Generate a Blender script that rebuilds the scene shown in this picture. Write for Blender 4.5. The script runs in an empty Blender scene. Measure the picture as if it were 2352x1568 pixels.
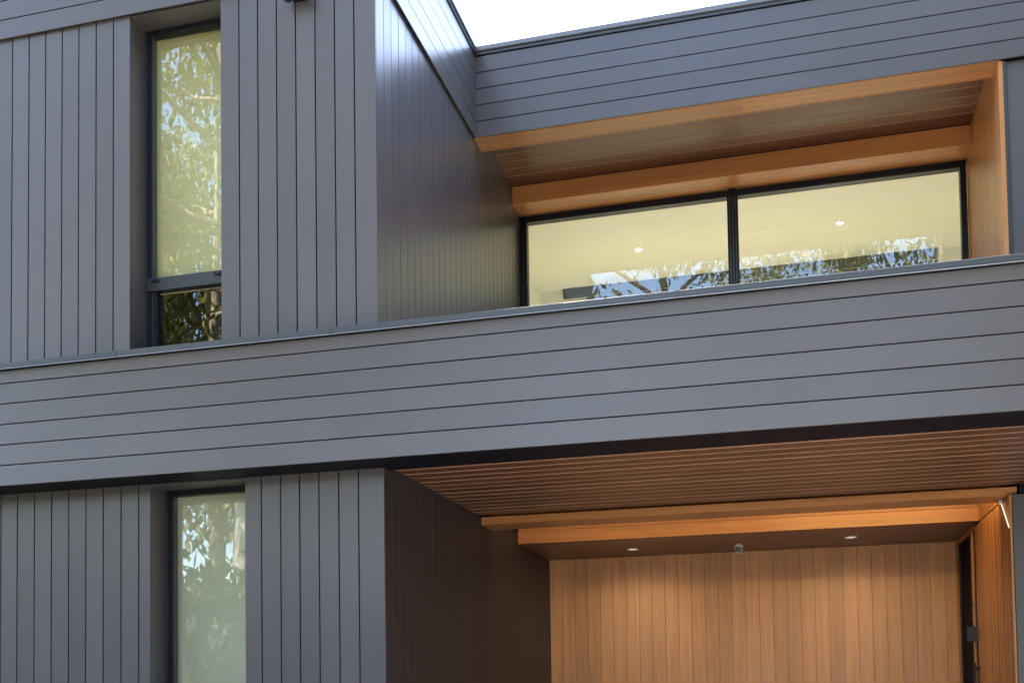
import bpy, bmesh, math, random
from mathutils import Vector, Matrix

random.seed(7)
R = math.radians
scene = bpy.context.scene
COL = scene.collection

# ------------------------------------------------------------------ camera, sky, sun, exposure
cam = bpy.data.cameras.new('camera')
cam.sensor_fit = 'HORIZONTAL'; cam.sensor_width = 36.0
cam.lens = 2483.2 / 2352 * 36.0
cam.shift_x = -0.0009; cam.shift_y = 0.2969
cam.clip_start = 0.05; cam.clip_end = 2000
cam_o = bpy.data.objects.new('camera', cam); COL.objects.link(cam_o)
Rv = Vector((0.96766301, 0.25179506, -0.01508481))
Uv = Vector((0.02566247, -0.03877809, 0.99891826))
Fv = Vector((-0.25093772, 0.96700337, 0.0439858))
m = Matrix((Rv, Uv, -Fv)).transposed().to_4x4()
m.translation = Vector((2.0534, -6.6058, 0.9423))
cam_o.matrix_world = m
scene.camera = cam_o

SUN_EL, SUN_ROT = R(56), R(-34)
world = bpy.data.worlds.new('World'); scene.world = world; world.use_nodes = True
wn = world.node_tree.nodes
sky = wn.new('ShaderNodeTexSky'); sky.sky_type = 'NISHITA'; sky.sun_disc = False
sky.sun_elevation = SUN_EL; sky.sun_rotation = SUN_ROT
sky.air_density = 1.0; sky.dust_density = 2.0; sky.ozone_density = 1.0
world.node_tree.links.new(sky.outputs[0], wn['Background'].inputs[0])
wn['Background'].inputs[1].default_value = 0.15
sun = bpy.data.lights.new('sun', 'SUN'); sun.energy = 3.0; sun.angle = R(0.5); sun.color = (1, 0.94, 0.85)
sun_o = bpy.data.objects.new('sun', sun); COL.objects.link(sun_o)
to_sun = Vector((math.sin(SUN_ROT) * math.cos(SUN_EL), math.cos(SUN_ROT) * math.cos(SUN_EL), math.sin(SUN_EL)))
sun_o.rotation_euler = to_sun.to_track_quat('Z', 'Y').to_euler()
scene.view_settings.view_transform = 'Standard'; scene.view_settings.look = 'None'
scene.view_settings.gamma = 1.0; scene.view_settings.use_curve_mapping = False
scene.view_settings.exposure = 3.42
scene.render.engine = 'CYCLES'
cy = scene.cycles
cy.use_denoising = True; cy.max_bounces = 10; cy.diffuse_bounces = 5; cy.glossy_bounces = 5
cy.transmission_bounces = 6; cy.transparent_max_bounces = 12; cy.caustics_reflective = False; cy.caustics_refractive = False
cy.sample_clamp_indirect = 6; cy.filter_width = 1.5

# ------------------------------------------------------------------ materials
def mat(name, color=(.5, .5, .5), rough=.5, metallic=0., spec=.5):
    M = bpy.data.materials.new(name); M.use_nodes = True
    b = M.node_tree.nodes['Principled BSDF']
    b.inputs['Base Color'].default_value = (*color, 1); b.inputs['Roughness'].default_value = rough
    b.inputs['Metallic'].default_value = metallic; b.inputs['Specular IOR Level'].default_value = spec
    return M, M.node_tree, b

def link(t, a, b): t.links.new(a, b)

def coords(t, scale):
    n = t.nodes
    tc = n.new('ShaderNodeNewGeometry'); mp = n.new('ShaderNodeMapping')
    mp.inputs['Scale'].default_value = scale
    link(t, tc.outputs['Position'], mp.inputs['Vector'])
    return mp

def noise(t, vec, scale, detail=3, rough=.5):
    x = t.nodes.new('ShaderNodeTexNoise'); x.inputs['Scale'].default_value = scale
    x.inputs['Detail'].default_value = detail; x.inputs['Roughness'].default_value = rough
    link(t, vec, x.inputs['Vector']); return x

def ramp(t, fac, stops):
    r = t.nodes.new('ShaderNodeValToRGB'); e = r.color_ramp.elements
    while len(e) < len(stops): e.new(.5)
    for k, (p, c) in enumerate(stops):
        e[k].position = p; e[k].color = (*c, 1) if len(c) == 3 else c
    link(t, fac, r.inputs[0]); return r

def mrange(t, fac, a, b, lo=0., hi=1.):
    r = t.nodes.new('ShaderNodeMapRange'); link(t, fac, r.inputs[0])
    r.inputs[1].default_value = lo; r.inputs[2].default_value = hi
    r.inputs[3].default_value = a; r.inputs[4].default_value = b; return r

def mult(t, col, fac):
    x = t.nodes.new('ShaderNodeMix'); x.data_type = 'RGBA'; x.blend_type = 'MULTIPLY'
    x.inputs[0].default_value = 1
    link(t, col, x.inputs[6]); link(t, fac, x.inputs[7]); return x.outputs[2]

def charcoal(name, base, rough, grain, spec=.55):
    """satin painted board: faint weathering and brushed grain along the board, each board a hair different"""
    M, t, b = mat(name, base, rough, spec=spec)
    oi = t.nodes.new('ShaderNodeObjectInfo')
    g = noise(t, coords(t, grain).outputs[0], 1.0, 1, .5)
    big = noise(t, coords(t, (1, 1, 1)).outputs[0], .9, 1)
    f = t.nodes.new('ShaderNodeMath'); f.operation = 'ADD'
    link(t, mrange(t, g.outputs[0], -.02, .02, .3, .7).outputs[0], f.inputs[0])
    link(t, mrange(t, big.outputs[0], .96, 1.04, .3, .7).outputs[0], f.inputs[1])
    f2 = t.nodes.new('ShaderNodeMath'); f2.operation = 'ADD'
    link(t, f.outputs[0], f2.inputs[0]); link(t, mrange(t, oi.outputs['Random'], -.05, .05).outputs[0], f2.inputs[1])
    rgb = t.nodes.new('ShaderNodeRGB'); rgb.outputs[0].default_value = (*base, 1)
    c = t.nodes.new('ShaderNodeVectorMath'); c.operation = 'SCALE'
    link(t, rgb.outputs[0], c.inputs[0]); link(t, f2.outputs[0], c.inputs['Scale'])
    link(t, c.outputs[0], b.inputs['Base Color'])
    r = t.nodes.new('ShaderNodeMath'); r.operation = 'ADD'
    r.inputs[0].default_value = rough
    link(t, mrange(t, oi.outputs['Random'], -.02, .02).outputs[0], r.inputs[1])
    link(t, r.outputs[0], b.inputs['Roughness'])
    return M

def timber(name, grain, rough=.34, tones=((.49, .188, .062), (.57, .236, .080), (.63, .28, .103))):
    """oiled timber lining: fine streaks along the board, board to board variation"""
    M, t, b = mat(name, (.3, .13, .05), rough, spec=.34)
    oi = t.nodes.new('ShaderNodeObjectInfo')
    mp = coords(t, grain)
    off = t.nodes.new('ShaderNodeCombineXYZ')
    for k in range(3):
        q = t.nodes.new('ShaderNodeMath'); q.operation = 'MULTIPLY'; q.inputs[1].default_value = 37. + 11 * k
        link(t, oi.outputs['Random'], q.inputs[0]); link(t, q.outputs[0], off.inputs[k])
    link(t, off.outputs[0], mp.inputs['Location'])
    g = noise(t, mp.outputs[0], 1.0, 6, .65)
    g2 = noise(t, mp.outputs[0], .22, 2, .5)
    cr = ramp(t, g.outputs[0], [(.25, tones[0]), (.5, tones[1]), (.75, tones[2])])
    v = mrange(t, g2.outputs[0], .86, 1.12, .3, .7)
    v2 = mrange(t, oi.outputs['Random'], .85, 1.10)
    mm = t.nodes.new('ShaderNodeMath'); mm.operation = 'MULTIPLY'
    link(t, v.outputs[0], mm.inputs[0]); link(t, v2.outputs[0], mm.inputs[1])
    c = t.nodes.new('ShaderNodeVectorMath'); c.operation = 'SCALE'
    link(t, cr.outputs[0], c.inputs[0]); link(t, mm.outputs[0], c.inputs['Scale'])
    link(t, c.outputs[0], b.inputs['Base Color'])
    link(t, mrange(t, g2.outputs[0], rough - .05, rough + .08, .3, .7).outputs[0], b.inputs['Roughness'])
    bp = t.nodes.new('ShaderNodeBump'); bp.inputs['Strength'].default_value = .12; bp.inputs['Distance'].default_value = .0015
    link(t, g.outputs[0], bp.inputs['Height']); link(t, bp.outputs[0], b.inputs['Normal'])
    return M

CH = (.098, .086, .091)
M_CH_H = charcoal('charcoal_paint_horizontal', CH, .30, (1.2, 14, 34))
M_CH_V = charcoal('charcoal_paint_vertical', CH, .30, (34, 34, 1.2))
M_CH_P = charcoal('charcoal_paint_porch_shade', (.048, .043, .047), .5, (34, 34, 1.2), .22)  # charcoal paint darkened to carry the shade on the porch side wall
M_CORE, _, _ = mat('charcoal_backing', (.006, .006, .010), .9, 0., .1)
M_FLASH = charcoal('metal_flashing', (.05, .053, .06), .28, (1, 14, 14))
M_DARK, _, _ = mat('near_black_recess_shade', (.004, .004, .009), .6, 0., .2)
M_FRAME, _, _ = mat('black_powdercoat', (.006, .007, .012), .42, 0., .3)
M_TW_X = timber('timber_along_facade', (2.2, 60, 60))
M_TW_Z = timber('timber_upright', (60, 60, 2.2))
M_HONEY = timber('honey_timber_upright', (60, 60, 2.2), .4, ((.58, .265, .112), (.67, .32, .14), (.73, .365, .165)))
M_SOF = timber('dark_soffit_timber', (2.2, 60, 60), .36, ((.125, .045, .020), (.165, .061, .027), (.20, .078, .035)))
M_EDGE = timber('pale_arris_timber', (2.2, 60, 60), .5, ((.42, .24, .15), (.48, .29, .19), (.52, .33, .22)))
M_TW_Y = timber('timber_into_house', (60, 2.2, 60))
M_HEM, _, _ = mat('pale_metal_hem', (.3, .31, .34), .35, .3)  # hem coloured paler than the cap it hangs from
M_CAP, _, _ = mat('pale_cap_metal', (.17, .175, .185), .35)
M_RAIL, _, _ = mat('dark_grey_powdercoat', (.022, .024, .028), .4)
M_WHITE, _, _ = mat('white_plastic', (.86, .85, .82), .35)
M_LENS, _, _ = mat('black_lens', (.006, .006, .008), .08)
M_ROOM, t_, b_ = mat('cream_room_paint', (.80, .72, .50), .8)
nz = noise(t_, coords(t_, (1, 1, 1)).outputs[0], 1.2, 2)
link(t_, ramp(t_, nz.outputs[0], [(.35, (.80, .78, .68)), (.65, (.83, .81, .72))]).outputs[0], b_.inputs['Base Color'])
M_FLOOR, _, _ = mat('oak_floor', (.5, .46, .38), .4)
M_BULK, _, _ = mat('dark_bulkhead_paint', (.05, .06, .06), .6)

def blind_mat(name, col):
    M, t, b = mat(name, col, .9)
    w = noise(t, coords(t, (220, 220, 220)).outputs[0], 1.0, 2)
    big = noise(t, coords(t, (1.5, 1.5, 1.0)).outputs[0], 1.0, 2)
    a = tuple(x * .96 for x in col); z = tuple(x * 1.04 for x in col)
    cr = ramp(t, w.outputs[0], [(.35, a), (.65, z)])
    c = t.nodes.new('ShaderNodeVectorMath'); c.operation = 'SCALE'
    link(t, cr.outputs[0], c.inputs[0]); link(t, mrange(t, big.outputs[0], .93, 1.06, .3, .7).outputs[0], c.inputs['Scale'])
    link(t, c.outputs[0], b.inputs['Base Color']); return M
M_BLIND = blind_mat('cream_blind_fabric', (.58, .50, .27))
M_BLIND2 = blind_mat('grey_cream_blind_fabric', (.56, .54, .43))

def emit(name, col, s):
    M = bpy.data.materials.new(name); M.use_nodes = True; t = M.node_tree
    t.nodes.clear(); o = t.nodes.new('ShaderNodeOutputMaterial'); e = t.nodes.new('ShaderNodeEmission')
    e.inputs[0].default_value = (*col, 1); e.inputs[1].default_value = s
    link(t, e.outputs[0], o.inputs[0]); return M
M_LAMP = emit('downlight_glow', (1, .93, .75), 2.5)
M_LED = emit('warm_led', (1, .92, .42), 4.3)
M_LEDW = emit('pale_led', (1, .86, .6), .12)
M_PLAMP = emit('porch_downlight_glow', (1, .9, .8), .07)

def glass_mat(name, tint, ior, wob):
    M = bpy.data.materials.new(name); M.use_nodes = True; t = M.node_tree; n = t.nodes; n.clear()
    o = n.new('ShaderNodeOutputMaterial'); mx = n.new('ShaderNodeMixShader'); fr = n.new('ShaderNodeFresnel')
    tr = n.new('ShaderNodeBsdfTransparent'); gl = n.new('ShaderNodeBsdfGlossy')
    fr.inputs[0].default_value = ior; tr.inputs[0].default_value = (*tint, 1)
    gl.inputs['Roughness'].default_value = 0.0; gl.inputs[0].default_value = (1, 1, 1, 1)
    bp = n.new('ShaderNodeBump'); bp.inputs['Strength'].default_value = wob; bp.inputs['Distance'].default_value = .01
    nz = noise(t, coords(t, (1, 1, .6)).outputs[0], 5.0, 2)
    link(t, nz.outputs[0], bp.inputs['Height']); link(t, bp.outputs[0], gl.inputs['Normal'])
    ge = n.new('ShaderNodeNewGeometry')                # same reflectance on both faces of the sheet
    link(t, mrange(t, ge.outputs['Backfacing'], ior, 1 / ior).outputs[0], fr.inputs[0])
    link(t, fr.outputs[0], mx.inputs[0]); link(t, tr.outputs[0], mx.inputs[1]); link(t, gl.outputs[0], mx.inputs[2])
    link(t, mx.outputs[0], o.inputs[0]); return M
M_GLASS = glass_mat('window_glass', (.96, .98, .96), 1.62, .006)
M_DGLASS, _, _ = mat('dark_tinted_glass', (.003, .004, .010), .6, 0., .05)

# ------------------------------------------------------------------ building helpers
WORLD = {}           # empty -> its world position
def tag(o, label=None, cat=None, group=None, kind=None):
    if label: o['label'] = label
    if cat: o['category'] = cat
    if group: o['group'] = group
    if kind: o['kind'] = kind
    return o

def empty(name, loc, parent=None):
    o = bpy.data.objects.new(name, None); COL.objects.link(o); o.empty_display_size = .2
    loc = Vector(loc)
    WORLD[o.name] = loc
    if parent is not None:
        o.parent = parent; o.location = loc - WORLD[parent.name]
    else: o.location = loc
    return o

def put(name, mesh, loc, parent=None):
    o = bpy.data.objects.new(name, mesh); COL.objects.link(o)
    loc = Vector(loc); WORLD[o.name] = loc
    if parent is not None:
        o.parent = parent; o.location = loc - WORLD[parent.name]
    else: o.location = loc
    return o

def finish(bm, name, material, smooth=False):
    bmesh.ops.recalc_face_normals(bm, faces=bm.faces)
    me = bpy.data.meshes.new(name); bm.to_mesh(me); bm.free(); me.materials.append(material)
    if smooth:
        for p in me.polygons: p.use_smooth = True
    return me

CACHE = {}
def box_mesh(dx, dy, dz, material, bev=.002):
    key = ('box', round(dx, 4), round(dy, 4), round(dz, 4), material.name, bev)
    if key in CACHE: return CACHE[key]
    bm = bmesh.new(); bmesh.ops.create_cube(bm, size=1)
    for v in bm.verts: v.co = Vector((v.co.x * dx, v.co.y * dy, v.co.z * dz))
    if bev and min(dx, dy, dz) > 3 * bev:
        bmesh.ops.bevel(bm, geom=list(bm.edges), offset=bev, segments=1, affect='EDGES')
    CACHE[key] = finish(bm, 'box', material); return CACHE[key]

def box(name, material, parent, x0, x1, y0, y1, z0, z1, bev=.002):
    return put(name, box_mesh(x1 - x0, y1 - y0, z1 - z0, material, bev), ((x0 + x1) / 2, (y0 + y1) / 2, (z0 + z1) / 2), parent)

AX = {'x': Vector((1, 0, 0)), 'y': Vector((0, 1, 0)), 'z': Vector((0, 0, 1))}
def plank_mesh(L, W, T, along, across, nax, sign, material, ch):
    key = ('plank', round(L, 4), round(W, 4), round(T, 4), along, across, nax, sign, material.name, ch)
    if key in CACHE: return CACHE[key]
    bm = bmesh.new(); A, B, N = AX[along], AX[across], AX[nax] * sign
    sec = [(-W / 2, -T), (W / 2, -T), (W / 2, -ch), (W / 2 - ch, 0), (-W / 2 + ch, 0), (-W / 2, -ch)]
    e0 = [bm.verts.new(A * (-L / 2) + B * b + N * n) for b, n in sec]
    e1 = [bm.verts.new(A * (L / 2) + B * b + N * n) for b, n in sec]
    bm.faces.new(e0); bm.faces.new(e1)
    for k in range(6):
        f = bm.faces.new((e0[k], e0[(k + 1) % 6], e1[(k + 1) % 6], e1[k]))
        if material is M_SOF and k in (2, 4): f.material_index = 1     # arris coloured paler than the board face
    CACHE[key] = me = finish(bm, 'plank', material)
    if material is M_SOF: me.materials.append(M_EDGE)
    return me

def plank(parent, material, along, a0, a1, across, b0, b1, nax, nface, sign, T=.012, ch=.0012, jit=.0005, name='plank'):
    """one board; its face lies at nax = nface, looking along sign"""
    me = plank_mesh(a1 - a0, b1 - b0, T, along, across, nax, sign, material, ch)
    loc = AX[along] * ((a0 + a1) / 2) + AX[across] * ((b0 + b1) / 2) + AX[nax] * (nface + sign * random.uniform(-jit, jit))
    return put(name, me, loc, parent)

def run(parent, material, along, segs, across, edges, nax, nface, sign, gap=.009, **k):
    """boards between consecutive edges; segs lists the lengths each course is cut into"""
    for i in range(len(edges) - 1):
        s = segs(i) if callable(segs) else segs
        for j in range(len(s) - 1):
            plank(parent, material, along, s[j] + .0002, s[j + 1] - .0002, across, edges[i] + gap / 2, edges[i + 1] - gap / 2, nax, nface, sign, **k)

def lathe(prof, seg=24):
    bm = bmesh.new(); rings = []
    for r, z in prof:
        rings.append([bm.verts.new((r * math.cos(2 * math.pi * k / seg), r * math.sin(2 * math.pi * k / seg), z)) for k in range(seg)])
    for a, b in zip(rings, rings[1:]):
        for k in range(seg): bm.faces.new((a[k], a[(k + 1) % seg], b[(k + 1) % seg], b[k]))
    bm.faces.new(rings[0]); bm.faces.new(rings[-1]); return bm

def frange(a, b, s):
    out = []; x = a
    while x < b - s * .3: out.append(x); x += s
    out.append(b); return out

# ------------------------------------------------------------------ ground
GZ = -0.65
def ground_mat():
    M, t, b = mat('gravel_and_grass', (.1, .1, .08), .9)
    n1 = noise(t, coords(t, (1, 1, 1)).outputs[0], .15, 6, .6); n2 = noise(t, coords(t, (1, 1, 1)).outputs[0], 9, 5, .7)
    a = ramp(t, n1.outputs[0], [(.42, (.05, .06, .025)), (.58, (.12, .10, .07))])
    link(t, mult(t, a.outputs[0], ramp(t, n2.outputs[0], [(.3, (.6, .6, .6)), (.7, (1, 1, 1))]).outputs[0]), b.inputs['Base Color'])
    return M
bm = bmesh.new(); bmesh.ops.create_grid(bm, x_segments=8, y_segments=8, size=600)
tag(put('ground', finish(bm, 'ground', ground_mat()), (0, 0, GZ)), kind='structure')
drive, t_, b_ = mat('concrete_drive', (.30, .29, .27), .8)
nz = noise(t_, coords(t_, (1, 1, 1)).outputs[0], 2.5, 6, .6)
link(t_, ramp(t_, nz.outputs[0], [(.3, (.33, .325, .30)), (.7, (.44, .43, .40))]).outputs[0], b_.inputs['Base Color'])
tag(box('driveway', drive, None, -.6, 6.8, -14, 5.5, GZ - .05, GZ + .02, 0), kind='structure')

# ------------------------------------------------------------------ the house
house = empty('house', (0, 4, GZ))
tag(house, 'modern two storey house clad in charcoal boards with timber lined porch', 'house')
XS, XL = -0.627, -0.658            # side faces of the left wing, upper and lower
YW, YL = 0.200, 0.360              # front faces of the left wing, upper and lower
XR = 3.765                         # right jamb of the upper opening
YP = 2.576                         # upper parapet of the right wing
ZB = 2.474                         # underside of the porch beams
P = .1478                          # board module

# --- wide fascia that runs across the whole front
fascia = empty('fascia_band', (1, 0, 2.5), house)
tag(fascia, 'long charcoal fascia of six horizontal boards crossing the whole front')
edges = [2.4984, 2.650, 2.800, 2.950, 3.101, 3.251, 3.348]
joints = {0: [-6, -2.4, 1.9, 6.2], 1: [-6, -.9, 3.4, 6.2], 2: [-6, -3.1, .95, 6.2], 3: [-6, -1.7, 2.6, 6.2], 4: [-6, -.35, 2.35, 6.2], 5: [-6, -2.0, 2.0, 6.2]}
run(fascia, M_CH_H, 'x', lambda i: joints[i], 'z', edges, 'y', 0.0, -1, gap=.008, T=.014)
box('backing', M_CORE, fascia, -6, 6.2, .006, .16, 2.53, 3.34, 0)
box('end_panel', M_CH_V, fascia, 6.201, 6.215, 0, 4.2, 2.4984, 3.34)

cap = empty('cap_flashing', (1, 0, 3.37), house)
tag(cap, 'folded metal cap along the top edge of the long fascia')
xs = [-6.05, -2.515, -.88, 1.42, 3.62, 6.25]
for a, b in zip(xs, xs[1:]):
    box('cap_length', M_FLASH, cap, a + .0008, b - .0008, -.030, .197 if b < -.5 else .26, 3.352, 3.392, .0015)
    bm = bmesh.new()                                   # turned out drip hem under each length
    pr = [(-.030, 3.3515), (-.041, 3.3445), (-.040, 3.342), (-.028, 3.3485)]
    v0 = [bm.verts.new((a + .001 - (a + b) / 2, y, z - 3.347)) for y, z in pr]; v1 = [bm.verts.new((b - .001 - (a + b) / 2, y, z - 3.347)) for y, z in pr]
    bm.faces.new(v0); bm.faces.new(v1)
    for k in range(4): bm.faces.new((v0[k], v0[(k + 1) % 4], v1[(k + 1) % 4], v1[k]))
    put('drip_hem', finish(bm, 'hem', M_HEM), ((a + b) / 2, 0, 3.347), cap)
for x in xs[1:-1]:
    box('joint_cover', M_FLASH, cap, x - .012, x + .012, -.0335, -.0305, 3.353, 3.393, .0008)

under = empty('fascia_underside', (1, .2, 2.52), house)
tag(under, 'near black metal sheet under the long fascia')
box('sheet', M_DARK, under, -6, 6.2, .026, .457, 2.518, 2.53, 0)
box('edge_bead', M_FLASH, under, -6, 6.2, .018, .025, 2.512, 2.520, 0)

deck = empty('roof_deck', (2, 2, 3.1), house)
box('deck_sheet', mat('pale_roof_membrane', (.15, .15, .155), .6)[0], deck, -.60, 6.2, .262, 4.2, 3.05, 3.14, 0)

# --- upper left wing
def sheath(parent, x0, x1, y0, y1, z0, z1): return box('backing', M_CORE, parent, x0, x1, y0, y1, z0, z1, 0)
w1 = empty('clad_wall', (-4.2, YW, 3.2), house)
tag(w1, 'upright charcoal boards left of the tall upstairs window')
e = [-3.566 - P * k for k in range(14, 0, -1)] + [-3.566, -3.4194, -3.2742, -3.1304, -2.9858, -2.8378, -2.6912, -2.552 + .0035]
run(w1, M_CH_V, 'z', [3.20, 5.966], 'x', e, 'y', YW, -1)
sheath(w1, -6, -2.553, YW + .005, .30, 3.1, 6.2)
w2 = empty('clad_wall', (-1.2, YW, 3.2), house)
tag(w2, 'upright charcoal boards between the tall upstairs window and the corner')
e = [-1.8128 - .0035, -1.6668, -1.5199, -1.3742, -1.2264, -1.0783, -.9316, -.7856, XS + .0035]
run(w2, M_CH_V, 'z', [3.20, 5.966], 'x', e, 'y', YW, -1)
sheath(w2, -1.812, XS - .0135, YW + .005, .30, 3.1, 6.2)
w3 = empty('clad_wall', (XS, 2.2, 3.2), house)
tag(w3, 'return wall of narrow looking upright boards seen edge on beside the recess')
e = [YW + .0135 - .0035] + [.3575 + .1490 * k for k in range(0, 27)]
e = [v for v in e if v < 4.24] + [4.26]
run(w3, M_CH_V, 'z', [3.141, 6.20], 'y', e, 'x', XS, 1, gap=.007, ch=.001)
sheath(w3, XS - .10, XS - .004, .301, 4.40, 3.141, 6.2)

pl = empty('parapet', (-3, YW, 6.0), house)
tag(pl, 'upper charcoal parapet of horizontal boards over the left wing')
ze = [5.954 + .150 * k for k in range(6)]
YB, XB = .175, -.600
run(pl, M_CH_H, 'x', [-6, -3.9, XB], 'z', ze, 'y', YB, -1, gap=.008)
run(pl, charcoal('charcoal_paint_return', CH, .30, (14, 1.2, 34)), 'y', [YB + .0125, YP - .0005], 'z', ze, 'x', XB, 1, gap=.005)
box('backing', M_CORE, pl, -6, -.72, YB + .005, .34, 5.97, 6.72, 0)
box('backing', M_CORE, pl, -.715, XB - .004, YB + .005, YP + .1, 5.97, 6.72, 0)
box('cap_flashing', M_CAP, pl, -6.05, XB + .03, YB - .03, .36, 6.740, 6.784)
box('cap_flashing', M_CAP, pl, -.72, XB + .03, .362, YP + .2, 6.740, 6.784)
box('cap_shadow_strip', M_FLASH, pl, -6, XB + .012, YB - .012, .33, 6.710, 6.738, .001)
box('cap_shadow_strip', M_FLASH, pl, -.70, XB + .012, .332, YP + .17, 6.710, 6.738, .001)

pr_ = empty('parapet', (2, YP, 6.0), house)
tag(pr_, 'upper charcoal parapet of horizontal boards above the timber lined recess')
run(pr_, M_CH_H, 'x', lambda i: [XB, [2.3, 3.1, 1.4, 2.7, 1.9][i], 7.0], 'z', ze, 'y', YP, -1, gap=.008)
box('backing', M_CORE, pr_, XB, 7.0, YP + .005, YP + .16, 5.97, 6.72, 0)
box('cap_flashing', M_CAP, pr_, XB + .032, 7.05, YP - .03, YP + .2, 6.740, 6.784)
box('cap_shadow_strip', M_FLASH, pr_, XB + .013, 7.0, YP - .012, YP + .17, 6.710, 6.738, .001)

# --- timber lined recess around the upper window
strip = empty('timber_lining', (1.6, 2.7, 5.96), house)
tag(strip, 'flat timber strip along the lower edge of the upper parapet')
run(strip, M_TW_X, 'x', [XS + .002, 1.75, XR], 'y', [2.597, 2.822], 'z', 5.954, -1, gap=0, T=.02, ch=.002)
box('edge_bead', M_TW_X, strip, XS + .002, XR + .03, 2.823, 2.838, 5.951, 6.138, .002)
us = empty('timber_soffit', (1.6, 3.4, 6.14), house)
tag(us, 'raised timber board ceiling of the upper recess')
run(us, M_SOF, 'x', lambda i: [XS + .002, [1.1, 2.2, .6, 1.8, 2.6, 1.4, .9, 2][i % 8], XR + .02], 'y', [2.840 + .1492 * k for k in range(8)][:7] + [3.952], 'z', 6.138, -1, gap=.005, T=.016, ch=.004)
box('backing', M_TW_X, us, XS, XR + .02, 2.84, 3.955, 6.156, 6.18, 0)
lt = empty('timber_beam', (1.6, 3.96, 6.0), house)
tag(lt, 'orange timber downstand across the top of the wide upper window')
plank(lt, M_TW_X, 'x', XS + .002, XR - .001, 'z', 5.9545, 6.137, 'y', 3.957, -1, T=.02)
run(lt, M_TW_X, 'x', [XS + .002, XR], 'y', [3.9575, 4.115, 4.275], 'z', 5.954, -1, gap=.002, T=.02, ch=.001)
jb = empty('timber_lining', (XR, 3.4, 3.2), house)
tag(jb, 'upright timber boards lining the right jamb of the upper recess')
run(jb, M_TW_Z, 'z', [3.141, 6.137], 'y', [2.600 + P * k for k in range(12)][:11] + [4.262], 'x', XR, -1, gap=.004)
plank(jb, M_TW_Z, 'z', 3.141, 5.952, 'x', XR, XR + .034, 'y', 2.594, -1, T=.02)
w4 = empty('clad_wall', (5, 2.62, 3.2), house)
tag(w4, 'upright charcoal boards right of the timber jamb upstairs')
box('corner_trim', M_FLASH, w4, XR + .0345, XR + .062, 2.604, 2.66, 3.141, 5.951, .001)
run(w4, M_CH_V, 'z', [3.141, 5.952], 'x', [XR + .062 + .32 * k for k in range(11)], 'y', 2.622, -1)
sheath(w4, XR + .064, 7.0, 2.627, 2.72, 3.05, 6.2)

# --- lower left wing
w5 = empty('clad_wall', (-4.2, YL, GZ), house)
tag(w5, 'upright charcoal boards left of the tall downstairs window')
e = [-3.6326 - P * k for k in range(14, 0, -1)] + [-3.6326, -3.4811, -3.3307, -3.181, -3.0326, -2.8836, -2.7331, -2.5854, -2.4887 + .0035]
run(w5, M_CH_V, 'z', [GZ, 2.5165], 'x', e, 'y', YL, -1)
sheath(w5, -6, -2.4897, YL + .005, .46, GZ, 2.517)
w6 = empty('clad_wall', (-1.2, YL, GZ), house)
tag(w6, 'upright charcoal boards between the downstairs window and the porch corner')
e = [-1.7214 - .0035, -1.5919, -1.442, -1.295, -1.1468, -.9968, -.8488, XL + .0035]
run(w6, M_CH_V, 'z', [GZ, 2.5165], 'x', e, 'y', YL, -1)
sheath(w6, -1.7204, XL - .0135, YL + .005, .46, GZ, 2.517)
w7 = empty('clad_wall', (XL, 3, GZ), house)
tag(w7, 'charcoal board side wall inside the porch, coloured dark for its shade')
e = [YL + .0135 - .0035] + [.505 + P * k for k in range(0, 35)]
e = [v for v in e if v < 5.52] + [5.58]
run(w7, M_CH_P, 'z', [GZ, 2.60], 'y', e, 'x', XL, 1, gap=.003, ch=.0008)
sheath(w7, XL - .1, XL - .004, .461, 5.7, GZ, 2.75)

# --- porch
ps = empty('timber_soffit', (1.6, 1.6, 2.55), house)
tag(ps, 'wide timber board soffit of the porch under the long fascia')
ed = [.458 + .1575 * k for k in range(15)][:15]
ed = ed[:14] + [2.690]
for i in range(len(ed) - 1):
    js = [[1.2], [2.9, ], [.4, ], [2.1], [3.3], [.9], [1.7]][i % 7]
    s = [XL + .001] + js + [6.1]
    for j in range(len(s) - 1):
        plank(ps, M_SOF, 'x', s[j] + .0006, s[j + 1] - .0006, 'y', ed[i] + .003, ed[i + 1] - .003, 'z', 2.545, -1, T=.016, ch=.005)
box('backing', M_TW_X, ps, XL, 6.1, .458, 2.72, 2.5605, 2.58, 0)
b1 = empty('timber_beam', (1.6, 2.9, 2.5), house)
tag(b1, 'first timber beam at the back edge of the porch soffit')
plank(b1, M_TW_X, 'x', XL + .002, 3.825, 'z', ZB, 2.542, 'y', 2.770, -1, T=.018)
plank(b1, M_TW_X, 'x', XL + .002, 3.80, 'y', 2.789, 3.12, 'z', ZB, -1, T=.016)
box('back_face', M_TW_X, b1, XL + .002, 3.76, 3.106, 3.12, ZB + .017, 2.74)
box('filler', M_DARK, b1, XL, 6.1, 2.722, 2.760, 2.5605, 2.80, 0)
b2 = empty('timber_beam', (1.6, 4.11, 2.55), house)
tag(b2, 'second timber beam glowing orange under the hidden cove light')
plank(b2, M_TW_X, 'x', XL + .002, 3.748, 'z', ZB, 2.600, 'y', 4.110, -1, T=.018)
plank(b2, M_TW_X, 'x', XL + .002, 3.748, 'z', 2.603, 2.775, 'y', 4.112, -1, T=.018)
cv = empty('cove', (1.6, 3.6, 2.75), house)
box('cove_lid', M_TW_X, cv, XL - .05, 3.9, 3.1, 4.13, 2.776, 2.80, 0)
si = empty('timber_soffit', (1.6, 4.9, 2.48), house)
tag(si, 'dark timber board ceiling behind the second beam holding two downlights')
run(si, M_SOF, 'x', [XL + .002, 1.9, 3.748], 'y', [4.129 + .1458 * k for k in range(10)] + [5.583], 'z', ZB, -1, gap=.005, T=.014, ch=.004)
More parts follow.
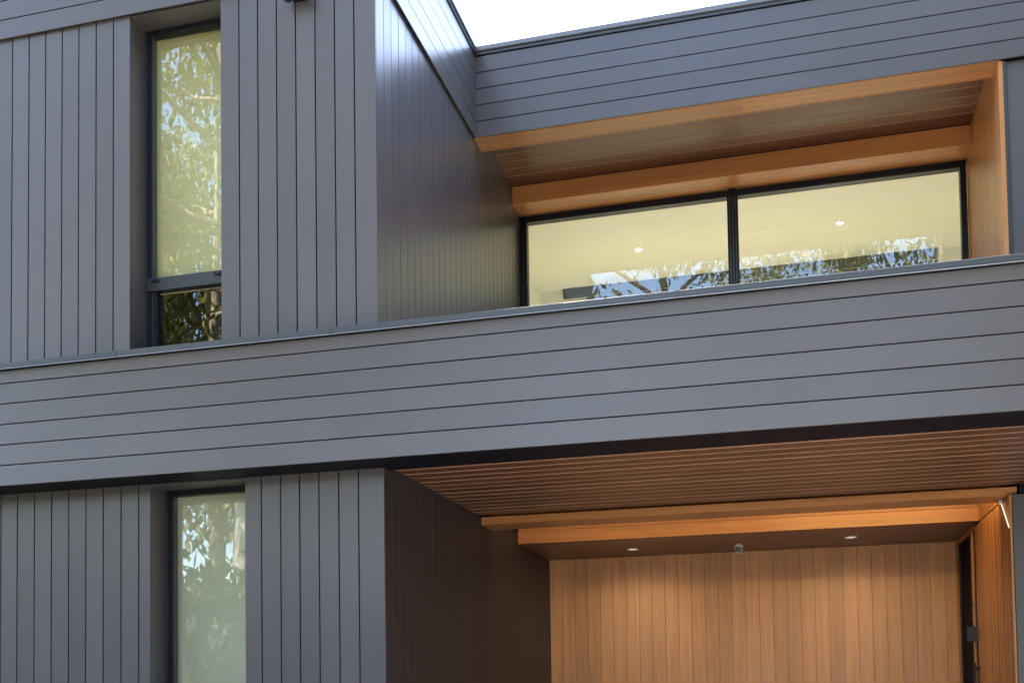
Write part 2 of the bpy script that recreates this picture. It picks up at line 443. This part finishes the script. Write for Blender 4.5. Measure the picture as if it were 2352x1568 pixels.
box('backing', M_TW_X, si, XL, 3.748, 4.13, 5.6, ZB + .016, ZB + .04, 0)
bw = empty('timber_wall', (1.6, 5.585, GZ), house)
tag(bw, 'warm upright timber boards on the back wall of the porch')
e = [XL, -.5115] + [-.5115 + P * k for k in range(1, 29)]
e = [v for v in e if v < 3.66] + [3.742]
run(bw, M_HONEY, 'z', [GZ, ZB - .0005], 'x', e, 'y', 5.585, -1, gap=.0022, ch=.0015, jit=.001)
box('backing', M_HONEY, bw, XL, 3.75, 5.60, 5.63, GZ, 2.49, 0)
rw = empty('timber_wall', (3.75, 3.4, GZ), house)
tag(rw, 'upright timber boards on the right side wall of the porch')
run(rw, M_TW_Z, 'z', [GZ, 2.462], 'y', [2.700, 2.8478, 2.9956, 3.1434, 3.2912, 3.439], 'x', 3.75, -1, gap=.006, ch=.005)
plank(rw, M_TW_Z, 'z', GZ, 2.462, 'x', 3.7505, 3.768, 'y', 2.690, -1, T=.02)
plank(rw, M_TW_Y, 'y', 3.125, 4.108, 'z', 2.474, 2.775, 'x', 3.749, -1, T=.012)
plank(rw, M_TW_Y, 'y', 4.46, 5.583, 'z', 2.432, 2.4735, 'x', 3.748, -1, T=.03)
plank(rw, M_TW_Z, 'z', GZ, 2.431, 'y', 5.50, 5.583, 'x', 3.744, -1, T=.03)
box('backing', M_CORE, rw, 3.764, 3.80, 2.70, 4.45, GZ, 2.46, 0)
dr = empty('door', (3.75, 3.95, GZ), house)
tag(dr, 'timber clad front door with dark pull handle in the right porch wall')
run(dr, M_TW_Z, 'z', [GZ + .03, 2.460], 'y', [3.441, 3.5868, 3.7346, 3.8824, 4.0302, 4.178, 4.395], 'x', 3.749, -1, gap=.006, ch=.005)
bm = bmesh.new()
for (y0, y1, z0, z1, x0, x1) in [(4.335, 4.375, .45, 1.165, 3.695, 3.715), (4.34, 4.37, 1.10, 1.125, 3.714, 3.749), (4.34, 4.37, .50, .525, 3.714, 3.749)]:
    r = bmesh.ops.create_cube(bm, size=1)
    for v in r['verts']: v.co = Vector((v.co.x * (x1 - x0) + (x0 + x1) / 2 - 3.72, v.co.y * (y1 - y0) + (y0 + y1) / 2 - 4.35, v.co.z * (z1 - z0) + (z0 + z1) / 2 - .8))
put('handle', finish(bm, 'handle', M_FRAME), (3.72, 4.35, .8), dr)
box('jamb', M_TW_Z, dr, 3.735, 3.775, 4.52, 4.585, GZ, 2.431)
box('latch', M_FRAME, dr, 3.727, 3.7345, 4.525, 4.575, 1.70, 1.74, .001)
sl = empty('sidelight', (3.76, 5, GZ), house)
tag(sl, 'tall dark glass strip beside the timber back wall')
box('frame', M_FRAME, sl, 3.752, 3.80, 4.44, 4.519, GZ, 2.431)
box('frame', M_FRAME, sl, 3.752, 3.80, 5.44, 5.499, GZ, 2.431)
box('pane', M_DGLASS, sl, 3.77, 3.776, 4.586, 5.439, GZ, 2.431, 0)
w8 = empty('clad_wall', (5, 2.69, GZ), house)
tag(w8, 'plain grey wall right of the porch')
run(w8, M_CH_V, 'z', [GZ, 2.467], 'x', [3.7685 + .37 * k for k in range(9)], 'y', 2.692, -1)
sheath(w8, 3.80, 7.0, 2.697, 2.75, GZ, 2.47)
box('dark_recess_sheet', M_DARK, w8, 3.83, 7.0, 2.700, 2.71, 2.4705, 2.56, 0)  # near-black sheet standing in for the shaded recess above the wall

# --- shell that closes the house
sh = empty('shell', (0, 8, GZ), house)
for a in [(-6, 7, 10, 10.2, GZ, 6.5), (-6.2, -6, .2, 10.2, GZ, 6.5), (7, 7.2, 2.7, 10.2, GZ, 6.5),
          (-6, -.735, .345, 10, 6.3, 6.45), (-.735, 7, 2.74, 10, 6.3, 6.45),
          (-6, -.77, .461, 10, 2.60, 3.0), (-.77, 7, 2.79, 10, 2.805, 3.05), (-.9, -.77, 5.7, 10, GZ, 2.60), (XR + .036, 3.83, 4.6, 10, GZ, 2.8)]:
    box('wall_panel', M_CORE, sh, *a, 0)

# --- windows
def sash_window(label, x0, x1, yf, z0, z1, zr=None):
    """x0..x1, z0..z1 outer frame size, front of frame at yf"""
    w = empty('window', ((x0 + x1) / 2, yf, z0), house); tag(w, label)
    fw, d = .040, .07
    fr = empty('frame', ((x0 + x1) / 2, yf, z0), w)
    box('stile', M_FRAME, fr, x0, x0 + fw, yf, yf + d, z0, z1); box('stile', M_FRAME, fr, x1 - fw, x1, yf, yf + d, z0, z1)
    box('head', M_FRAME, fr, x0 + fw, x1 - fw, yf + .0005, yf + d, z1 - fw, z1); box('sill', M_FRAME, fr, x0 + fw, x1 - fw, yf - .01, yf + d, z0, z0 + fw)
    box('glazing_bead', M_FLASH, fr, x0 + fw, x0 + fw + .006, yf + .012, yf + .05, z0 + fw, z1 - fw, 0)
    box('glazing_bead', M_FLASH, fr, x0 - .006, x0, yf - .006, yf + .02, z0, z1, 0)
    if zr:
        box('sash_rail', M_RAIL, w, x0 + .012, x1 - .012, yf - .016, yf + .05, zr - .05, zr + .047)
        for x in (x0 + .085, x1 - .105): box('latch', M_FRAME, w, x - .028, x + .028, yf - .030, yf - .0165, zr + .012, zr + .030, .001)
        box('pane', M_GLASS, w, x0 + fw + .006, x1 - fw, yf + .022, yf + .028, zr + .047, z1 - fw, 0)
        box('sash_stile', M_FRAME, w, x0 + fw + .0065, x0 + fw + .042, yf + .01, yf + .055, z0 + fw, zr - .05)
        box('pane', M_GLASS, w, x0 + fw + .042, x1 - fw, yf + .034, yf + .040, z0 + fw, zr - .05, 0)
    else:
        box('pane', M_GLASS, w, x0 + fw + .006, x1 - fw, yf + .022, yf + .028, z0 + fw, z1 - fw, 0)
    return w
sash_window('tall upstairs window, cream blind above a dark lower sash', -2.535, -1.83, .385, 3.42, 5.950, 4.008)
sash_window('tall downstairs window with a pale blind', -2.468, -1.742, .555, -.2, 2.500)
def reveal(x0, x1, yf, yb, z0, zt, label):
    w = empty('window_reveal', ((x0 + x1) / 2, yf, z0), house); tag(w, label)
    box('side_panel', M_CH_V, w, x0 - .05, x0, yf + .0135, yb, z0, zt, .001)
    box('side_panel', M_CH_V, w, x1, x1 + .05, yf + .0135, yb, z0, zt, .001)
    box('head_panel', M_CH_H, w, x0 - .05, x1 + .05, yf + .0135, yb, zt, zt + .03, .001)
    box('sill_panel', M_FLASH, w, x0, x1, yf - .01, yb, z0, z0 + .03, .001)
reveal(-2.552, -1.8128, YW, .47, 3.38, 5.954, 'charcoal reveal boards round the tall upstairs window')
reveal(-2.4887, -1.7214, YL, .64, -.24, 2.5015, 'charcoal reveal boards round the tall downstairs window')

ww = empty('window', (1.6, 4.27, 4.2), house)
tag(ww, 'wide black framed upstairs window of two panes showing a cream ceiling')
fr = empty('frame', (1.6, 4.27, 4.2), ww)
WX0, WX1, WT, WB = XS + .003, XR - .001, 5.9525, 4.10
box('stile', M_FRAME, fr, WX0, WX0 + .072, 4.262, 4.36, WB, WT); box('stile', M_FRAME, fr, WX1 - .056, WX1, 4.263, 4.36, WB, WT)
box('head', M_FRAME, fr, WX0 + .0725, WX1 - .0565, 4.265, 4.36, WT - .064, WT); box('sill', M_FRAME, fr, WX0 + .0725, WX1 - .0565, 4.265, 4.36, WB, WB + .06)
mu = empty('mullion', (1.575, 4.27, 4.2), ww)
box('post', M_FRAME, mu, 1.522, 1.628, 4.262, 4.35, WB + .061, WT - .0645)
for x in (1.546, 1.575, 1.604): box('rib', M_FLASH, mu, x - .006, x + .006, 4.2555, 4.2615, WB + .061, WT - .066, 0)
box('stop', M_FRAME, mu, 1.535, 1.61, 4.235, 4.2615, WT - .0643, WT - .0005)
box('pane', M_GLASS, ww, WX0 + .0725, 1.5215, 4.300, 4.306, WB + .0605, WT - .0645, 0)
box('pane', M_GLASS, ww, 1.6285, WX1 - .0565, 4.303, 4.309, WB + .0605, WT - .0645, 0)
box('wall_below', M_CORE, ww, XS, XR, 4.30, 4.42, 3.05, WB - .001, 0)

# --- room behind the wide window
rm = empty('upstairs_room', (1.6, 6, 3.3), house)
tag(rm, 'cream painted room behind the wide upper window')
RX0, RX1, RY, RZ = -.95, 5.2, 6.72, 6.06
box('ceiling', M_ROOM, rm, RX0, RX1, 4.365, RY, RZ, RZ + .03, 0)
box('floor', M_FLOOR, rm, RX0, RX1, 4.43, RY, 3.25, 3.28, 0)
box('wall', M_ROOM, rm, RX0, RX1, RY, RY + .05, 3.28, RZ, 0)
box('wall', M_ROOM, rm, RX0 - .05, RX0, 4.43, RY, 3.28, RZ, 0)
box('wall', M_ROOM, rm, RX1, RX1 + .05, 4.37, RY, 3.28, RZ, 0)
box('wall', M_ROOM, rm, XR + .02, RX1, 4.365, 4.40, 3.28, RZ, 0)
box('wall', M_ROOM, rm, RX0, RX1, 4.4215, 4.44, 3.28, WB - .01, 0)
box('head_wall', M_ROOM, rm, RX0, RX1, 4.3615, 4.3645, WT, RZ, 0)
box('bulkhead', M_BULK, rm, -.66, 3.80, RY - .06, RY - .001, 5.95, RZ - .001, .001)
box('bulkhead', M_BULK, rm, -.36, 3.80, RY - .06, RY - .001, 5.50, 5.925, .001)
box('pale_slot', M_ROOM, rm, -.36, 3.80, RY - .03, RY - .001, 5.927, 5.948, 0)  # cream strip between the two dark bulkhead pieces
# dark rooms behind the blinds
for nm, a in (('upstairs_room', (-3.0, -1.3, .50, 2.5, 3.2, 6.2)), ('downstairs_room', (-3.0, -1.3, .66, 2.6, -.3, 2.55))):
    x0, x1, y0, y1, z0, z1 = a
    q = empty(nm, ((x0 + x1) / 2, (y0 + y1) / 2, z0), house); tag(q, 'unlit room behind a blind')
    for b_ in [(x0, x1, y1, y1 + .04, z0, z1), (x0 - .04, x0, y0, y1, z0, z1), (x1, x1 + .04, y0, y1, z0, z1), (x0, x1, y0, y1, z0 - .04, z0), (x0, x1, y0, y1, z1, z1 + .04)]:
        box('wall', M_CORE, q, *b_, 0)

# ------------------------------------------------------------------ things fixed on or standing in the house
def blind(label, x0, x1, y, z0, z1, material):
    b = empty('roller_blind', ((x0 + x1) / 2, y, z1)); tag(b, label, 'blind', 'roller blinds behind the tall windows')
    bm = bmesh.new(); n = 24
    top = [bm.verts.new((x0 + (x1 - x0) * k / n - (x0 + x1) / 2, .002 * math.sin(k * .9), 0)) for k in range(n + 1)]
    bot = [bm.verts.new((x0 + (x1 - x0) * k / n - (x0 + x1) / 2, .004 * math.sin(k * .5 + 1), z0 - z1)) for k in range(n + 1)]
    for k in range(n): bm.faces.new((top[k], top[k + 1], bot[k + 1], bot[k]))
    put('fabric', finish(bm, 'fabric', material, True), ((x0 + x1) / 2, y, z1), b)
    box('bottom_rail', material, b, x0, x1, y - .008, y + .008, z0 - .02, z0, .003)
    bm = lathe([(.022, -(x1 - x0) / 2), (.022, (x1 - x0) / 2)], 12)
    bmesh.ops.rotate(bm, verts=bm.verts, matrix=Matrix.Rotation(R(90), 3, 'Y'))
    put('roller', finish(bm, 'roller', material, True), ((x0 + x1) / 2, y + .03, z1 + .01), b)
blind('cream roller blind behind the tall upstairs window', -2.53, -1.81, .475, 3.985, 5.96, M_BLIND)
blind('grey cream roller blind behind the tall downstairs window', -2.46, -1.73, .655, -.18, 2.49, M_BLIND2)

def downlight(label, x, y, z, r, glow, group, power, col, spot):
    d = empty('downlight', (x, y, z)); tag(d, label, 'downlight', group)
    put('trim_ring', finish(lathe([(r, 0), (r * 1.02, -.003), (r * .96, -.008), (r * .72, -.006), (r * .70, -.002)]), 'ring', M_WHITE, True), (x, y, z), d)
    put('lens', finish(lathe([(r * .69, -.001), (r * .69, -.0045), (r * .5, -.006)]), 'lens', glow, False), (x, y, z), d)
    L = bpy.data.lights.new('downlight_beam', 'SPOT'); L.energy = power; L.color = col; L.spot_size = spot; L.spot_blend = 1.0; L.shadow_soft_size = r * .7
    lo = bpy.data.objects.new('downlight_beam', L); COL.objects.link(lo); lo.parent = d; lo.location = (0, 0, -.012)
WARM = (1, .98, .86)
G1 = 'lit downlights in the cream upstairs ceiling'
downlight('lit round downlight seen through the left pane of the wide window', .437, 5.71, RZ, .048, M_LAMP, G1, 80, WARM, R(110))
downlight('lit round downlight seen through the right pane of the wide window', 2.669, 5.63, RZ, .048, M_LAMP, G1, 93, WARM, R(110))
G2 = 'downlights in the timber porch ceiling'
downlight('pale round downlight in the porch ceiling left of the dome camera', .406, 4.93, ZB, .065, M_PLAMP, G2, 3.2, (1, .92, .76), R(165))
downlight('pale round downlight in the porch ceiling right of the dome camera', 2.646, 4.82, ZB, .065, M_PLAMP, G2, 3.2, (1, .92, .76), R(165))

# turret camera under the porch ceiling
tc = empty('security_camera', (1.524, 4.93, ZB)); tag(tc, 'white turret security camera under the porch ceiling between the downlights', 'security camera')
put('base', finish(lathe([(.034, 0), (.034, -.012), (.050, -.018), (.052, -.026), (.046, -.032), (.0, -.032)]), 'base', M_WHITE, True), (1.524, 4.93, ZB), tc)
bm = bmesh.new(); bmesh.ops.create_uvsphere(bm, u_segments=24, v_segments=16, radius=.041)
for v in bm.verts: v.co.z *= 1.12
put('ball', finish(bm, 'ball', M_WHITE, True), (1.524, 4.93, ZB - .056), tc)
aim = Vector((.53, -11.5, -1.9)).normalized(); q = aim.to_track_quat('Z', 'Y')
bm = lathe([(.029, 0), (.030, .006), (.027, .009), (.014, .007), (.0, .007)])
bmesh.ops.rotate(bm, verts=bm.verts, matrix=q.to_matrix())
put('lens', finish(bm, 'lens', M_LENS, True), Vector((1.524, 4.93, ZB - .058)) + aim * .034, tc)

# twin floodlight high on the left wing
fl = empty('floodlight', (-1.19, YW, 5.86)); tag(fl, 'small dark twin head floodlight on the upper left wall', 'floodlight')
box('base', M_FRAME, fl, -1.24, -1.13, .168, .1995, 5.82, 5.95, .006)
for x in (-1.245, -1.125):
    bm = lathe([(.018, .04), (.034, .03), (.040, 0), (.040, -.035), (.036, -.04), (.034, -.03), (.0, -.03)])
    bmesh.ops.rotate(bm, verts=bm.verts, matrix=Matrix.Rotation(R(-28), 3, 'X'))
    put('lamp_head', finish(bm, 'head', M_FRAME, True), (x, .125, 5.840), fl)
put('motion_sensor', finish(lathe([(.012, .03), (.024, .02), (.026, 0), (.018, -.016), (.006, -.024)]), 'sensor', M_WHITE, True), (-1.185, .14, 5.825), fl)

# square wall lamp by the front door
wl = empty('wall_lamp', (3.70, 4.40, 1.44)); tag(wl, 'black square wall lamp on the edge of the front door wall', 'wall lamp')
box('body', mat('dark_grey_lamp', (.02, .02, .026), .5)[0], wl, 3.655, 3.772, 4.396, 4.44, 1.372, 1.512, .004)
box('bracket', M_FRAME, wl, 3.70, 3.765, 4.4405, 4.47, 1.41, 1.47, .002)

# short light strip slanting down the right porch wall
ls = empty('light_strip', (3.742, 2.79, 2.32)); tag(ls, 'short glowing light strip slanting down the right timber porch wall', 'light strip')
a, b = Vector((3.738, 2.948, 2.433)), Vector((3.738, 2.665, 2.201))
d = (b - a); L = d.length; rot = d.to_track_quat('X', 'Z')
bm = bmesh.new(); bmesh.ops.create_cube(bm, size=1)
for v in bm.verts: v.co = Vector((v.co.x * L, v.co.y * .008, v.co.z * .008))
bmesh.ops.rotate(bm, verts=bm.verts, matrix=rot.to_matrix())
put('diffuser', finish(bm, 'led', M_LEDW), (a + b) / 2, ls)
box('end_clip', M_WHITE, ls, 3.722, 3.746, 2.955, 2.995, 2.435, 2.470, .003)

# hidden light strip in the cove
lc = empty('cove_light', (2.6, 3.14, 2.68)); tag(lc, 'warm light strip tucked into the cove above the porch beams', 'light strip')
box('diffuser', M_LED, lc, -.4, 1.85, 3.1215, 3.128, 2.70, 2.706, 0)
box('diffuser', M_LED, lc, 1.9, 3.70, 3.1215, 3.132, 2.69, 2.715, 0)

# ------------------------------------------------------------------ gum trees opposite the house (seen in the panes)
def leaf_mat(name, a, b):
    M, t, bs = mat(name, a, .5)
    g = t.nodes.new('ShaderNodeNewGeometry')
    cr = ramp(t, g.outputs['Random Per Island'], [(0, a), (1, b)])
    link(t, cr.outputs[0], bs.inputs['Base Color'])
    tl = t.nodes.new('ShaderNodeBsdfTranslucent'); link(t, cr.outputs[0], tl.inputs[0])
    mx = t.nodes.new('ShaderNodeMixShader'); mx.inputs[0].default_value = .35
    link(t, bs.outputs[0], mx.inputs[1]); link(t, tl.outputs[0], mx.inputs[2])
    link(t, mx.outputs[0], t.nodes['Material Output'].inputs[0]); return M
M_LEAF = leaf_mat('gum_leaves', (.10, .11, .025), (.34, .30, .08))
M_BUSH = leaf_mat('understorey_leaves', (.03, .05, .015), (.07, .09, .03))
M_BARK, t_, b_ = mat('pale_gum_bark', (.4, .33, .25), .8)
nz = noise(t_, coords(t_, (3, 3, .7)).outputs[0], 1.6, 5, .6)
link(t_, ramp(t_, nz.outputs[0], [(.35, (.17, .12, .085)), (.5, (.42, .34, .25)), (.7, (.62, .55, .45))]).outputs[0], b_.inputs['Base Color'])

def tube(bm, pts, rad, seg=8):
    rings = []
    for i, p in enumerate(pts):
        dd = (pts[min(i + 1, len(pts) - 1)] - pts[max(i - 1, 0)]).normalized()
        u = dd.orthogonal().normalized(); v = dd.cross(u)
        rings.append([bm.verts.new(p + (u * math.cos(6.2832 * k / seg) + v * math.sin(6.2832 * k / seg)) * rad[i]) for k in range(seg)])
    for a, b in zip(rings, rings[1:]):
        for k in range(seg): bm.faces.new((a[k], a[(k + 1) % seg], b[(k + 1) % seg], b[k]))

def leaves_mesh(rng, centres, per, size, spread, material):
    verts, faces = [], []
    for c, s in centres:
        for _ in range(per):
            p = c + Vector((rng.gauss(0, 1), rng.gauss(0, 1), rng.gauss(0, .75))) * (spread * s)
            d = Vector((rng.gauss(0, .6), rng.gauss(0, .6), -1 + rng.gauss(0, .5))).normalized()
            u = d.orthogonal().normalized(); u = (u * math.cos(rng.random() * 6.28) + d.cross(u) * math.sin(rng.random() * 6.28)).normalized()
            l = size * rng.uniform(.6, 1.4); w = l * .2
            k = len(verts)
            verts += [p, p + d * l * .5 + u * w, p + d * l, p + d * l * .5 - u * w]; faces.append((k, k + 1, k + 2, k + 3))
    me = bpy.data.meshes.new('leaves'); me.from_pydata([tuple(v) for v in verts], [], faces); me.materials.append(material); return me

def gum_meshes(seed, H, r0, base):
    rng = random.Random(seed); bm = bmesh.new()
    lean = Vector((rng.uniform(-.07, .07), rng.uniform(-.05, .05), 1))
    pts = [Vector((lean.x * z + .25 * math.sin(z * .35 + seed), lean.y * z + .2 * math.cos(z * .3), z)) for z in [H * .92 * k / 12 for k in range(13)]]
    tube(bm, pts, [r0 * (1 - .85 * (k / 12) ** .9) for k in range(13)], 10)
    cen = []
    for k in range(16):
        i = rng.randint(max(3, int(12 * base)), 12); p = pts[i]; a = rng.random() * 6.28; L = rng.uniform(.10, .22) * H
        tip = p + Vector((math.cos(a) * L * .8, math.sin(a) * L * .8, L * rng.uniform(.25, .9)))
        mid = (p + tip) / 2 + Vector((rng.uniform(-.3, .3), rng.uniform(-.3, .3), -.25))
        rr = r0 * (1 - .85 * i / 12) * .5 + .02
        tube(bm, [p, mid, tip], [rr, rr * .7, .015], 6)
        for f in (.45, .75, 1.0, 1.1):
            cen.append((mid.lerp(tip, f) + Vector((rng.uniform(-.8, .8), rng.uniform(-.8, .8), rng.uniform(-.6, .6))), rng.uniform(.7, 1.3)))
    trunk = finish(bm, 'trunk', M_BARK, True)
    return trunk, leaves_mesh(rng, cen, 180, .27, .60, M_LEAF)
KINDS = [gum_meshes(3, 23, .42, .38), gum_meshes(11, 20, .30, .30), gum_meshes(23, 26, .36, .42)]
spots = [(-10.95, -17, 0, .95), (-14.4, -21, 1, 1.05), (-9.4, -22, 2, .9), (-19, -19, 2, .9), (-17.5, -26, 0, 1.0), (-23, -24, 1, 1.1),
         (-5.5, -20, 1, 1.05), (-1.6, -22, 0, .95), (2.6, -30, 1, .95), (6.6, -18, 2, 1.35), (8.0, -23, 1, 1.15), (13.5, -20, 1, .9), (18, -24, 0, .9), (-28, -20, 0, 1), (1.0, -38, 2, .9)]
kinds_txt = ['thick pale trunked gum tree', 'slender gum tree', 'very tall gum tree']
names_txt = ['nearest the drive on the west', 'just behind the nearest gum', 'east of the nearest gum', 'out on the west side', 'deep in the row to the west', 'far back to the west',
             'before the middle gap', 'standing deep in the middle', 'facing the porch', 'opposite the door side', 'behind the east pair', 'at the east end', 'past the east end', 'at the west end', 'farthest behind the porch line']
for i, (x, y, k, s) in enumerate(spots):
    t = empty('gum_tree', (x, y, GZ)); t.scale = (s, s, s); t.rotation_euler.z = i * 1.9
    tag(t, kinds_txt[k] + ' across the road, ' + names_txt[i], 'tree', 'gum trees across the road')
    for nm, me in zip(('trunk', 'crown'), KINDS[k]):
        o = bpy.data.objects.new(nm, me); COL.objects.link(o); o.parent = t
        if nm == 'crown': o['kind'] = 'thing'
def evergreen(seed, H, Rr):
    rng = random.Random(seed); bm = bmesh.new()
    tube(bm, [Vector((.1 * math.sin(z), .1 * math.cos(z * 1.3), z)) for z in [H * .9 * k / 6 for k in range(7)]], [.22 * (1 - .13 * k) for k in range(7)], 8)
    cen = []
    for _ in range(130):
        z = rng.uniform(.04, 1); rr = Rr * (math.sin(math.pi * min(1, z * .8 + .2)) ** .7) * rng.uniform(.35, 1); a = rng.random() * 6.28
        cen.append((Vector((rr * math.cos(a), rr * math.sin(a), z * H)), rng.uniform(.8, 1.3)))
    return finish(bm, 'trunk', M_BARK, True), leaves_mesh(rng, cen, 90, .55, .6, M_BUSH)
EV = evergreen(9, 13.0, 2.9)  # unseen evergreens, added to keep light off the side walls
for i, (x, y, s) in enumerate([(9.9, -.6, 1.05), (9.6, -3.8, 1.1), (9.9, -7.2, 1.1), (9.3, -10.6, 1.15), (11.8, -2.0, 1.25), (12.0, -8.6, 1.25), (9.2, -14.2, 1.1)]):
    t = empty('added_shade_evergreen', (x, y, GZ)); t.scale = (s, s, s); t.rotation_euler.z = i * 1.3
    tag(t, 'dense dark evergreen added to block side light, ' + ['beside the house corner', 'second from the house corner', 'third from the house corner', 'fourth from the house corner', 'in the outer row by the house', 'in the outer row by the road', 'nearest the road'][i], 'tree', 'evergreens added out of view to block side light')
    for nm, me in zip(('trunk', 'crown'), EV):
        o = bpy.data.objects.new(nm, me); COL.objects.link(o); o.parent = t
rs = random.Random(31)
SHRUB = leaves_mesh(rs, [(Vector((1.25 * rs.uniform(.2, 1) * math.cos(a_), 1.25 * rs.uniform(.2, 1) * math.sin(a_), rs.uniform(.1, 1) * 3.2)), 1) for a_ in [rs.random() * 6.28 for _ in range(70)]], 70, .28, .34, M_BUSH)
stem_bm = bmesh.new()
for k in range(4): tube(stem_bm, [Vector((0, 0, 0)), Vector((.3 * math.cos(k * 1.6), .3 * math.sin(k * 1.6), 1.2)), Vector((.6 * math.cos(k * 1.6 + .3), .6 * math.sin(k * 1.6 + .3), 2.8))], [.05, .035, .01], 6)
STEM = finish(stem_bm, 'stem', M_BARK, True)  # shrubs added to block low light, also the greenery mirrored in the downstairs pane
for i, (x, y, s) in enumerate([(-2.0, -9.4, 1.0), (-4.2, -9.0, 1.1), (-6.5, -9.5, 1.05), (-8.6, -9.1, 1.2), (-10.9, -9.6, 1.1), (-13.2, -9.2, 1.2), (-15.6, -9.5, 1.15), (-3.2, -11.4, 1.2), (-7.6, -11.6, 1.25), (-12.0, -11.5, 1.3)]):
    t = empty('added_screen_shrub', (x, y, GZ)); t.scale = (s, s, s); t.rotation_euler.z = i * 2.1
    tag(t, 'tall leafy front shrub added to block low light, ' + ['next to the drive', 'second from the drive', 'third from the drive', 'fourth from the drive', 'fifth from the drive', 'sixth from the drive', 'farthest from the drive', 'back row by the drive', 'middle of the back row', 'far end of the back row'][i], 'shrub', 'front shrubs added to block low light')
    for nm, me in (('stem', STEM), ('foliage', SHRUB)):
        o = bpy.data.objects.new(nm, me); COL.objects.link(o); o.parent = t
rng = random.Random(5)
cen = [(Vector((rng.uniform(-45, 40), rng.uniform(-34, -25), rng.uniform(0, 1) ** 1.4 * 4.5)), rng.uniform(.8, 1.3)) for _ in range(340)]
cen = [c for c in cen if not -6 < c[0].x < 9 or c[0].z < .8]
tag(put('undergrowth', leaves_mesh(rng, cen, 42, .5, .9, M_BUSH), (0, 0, GZ)), kind='stuff')
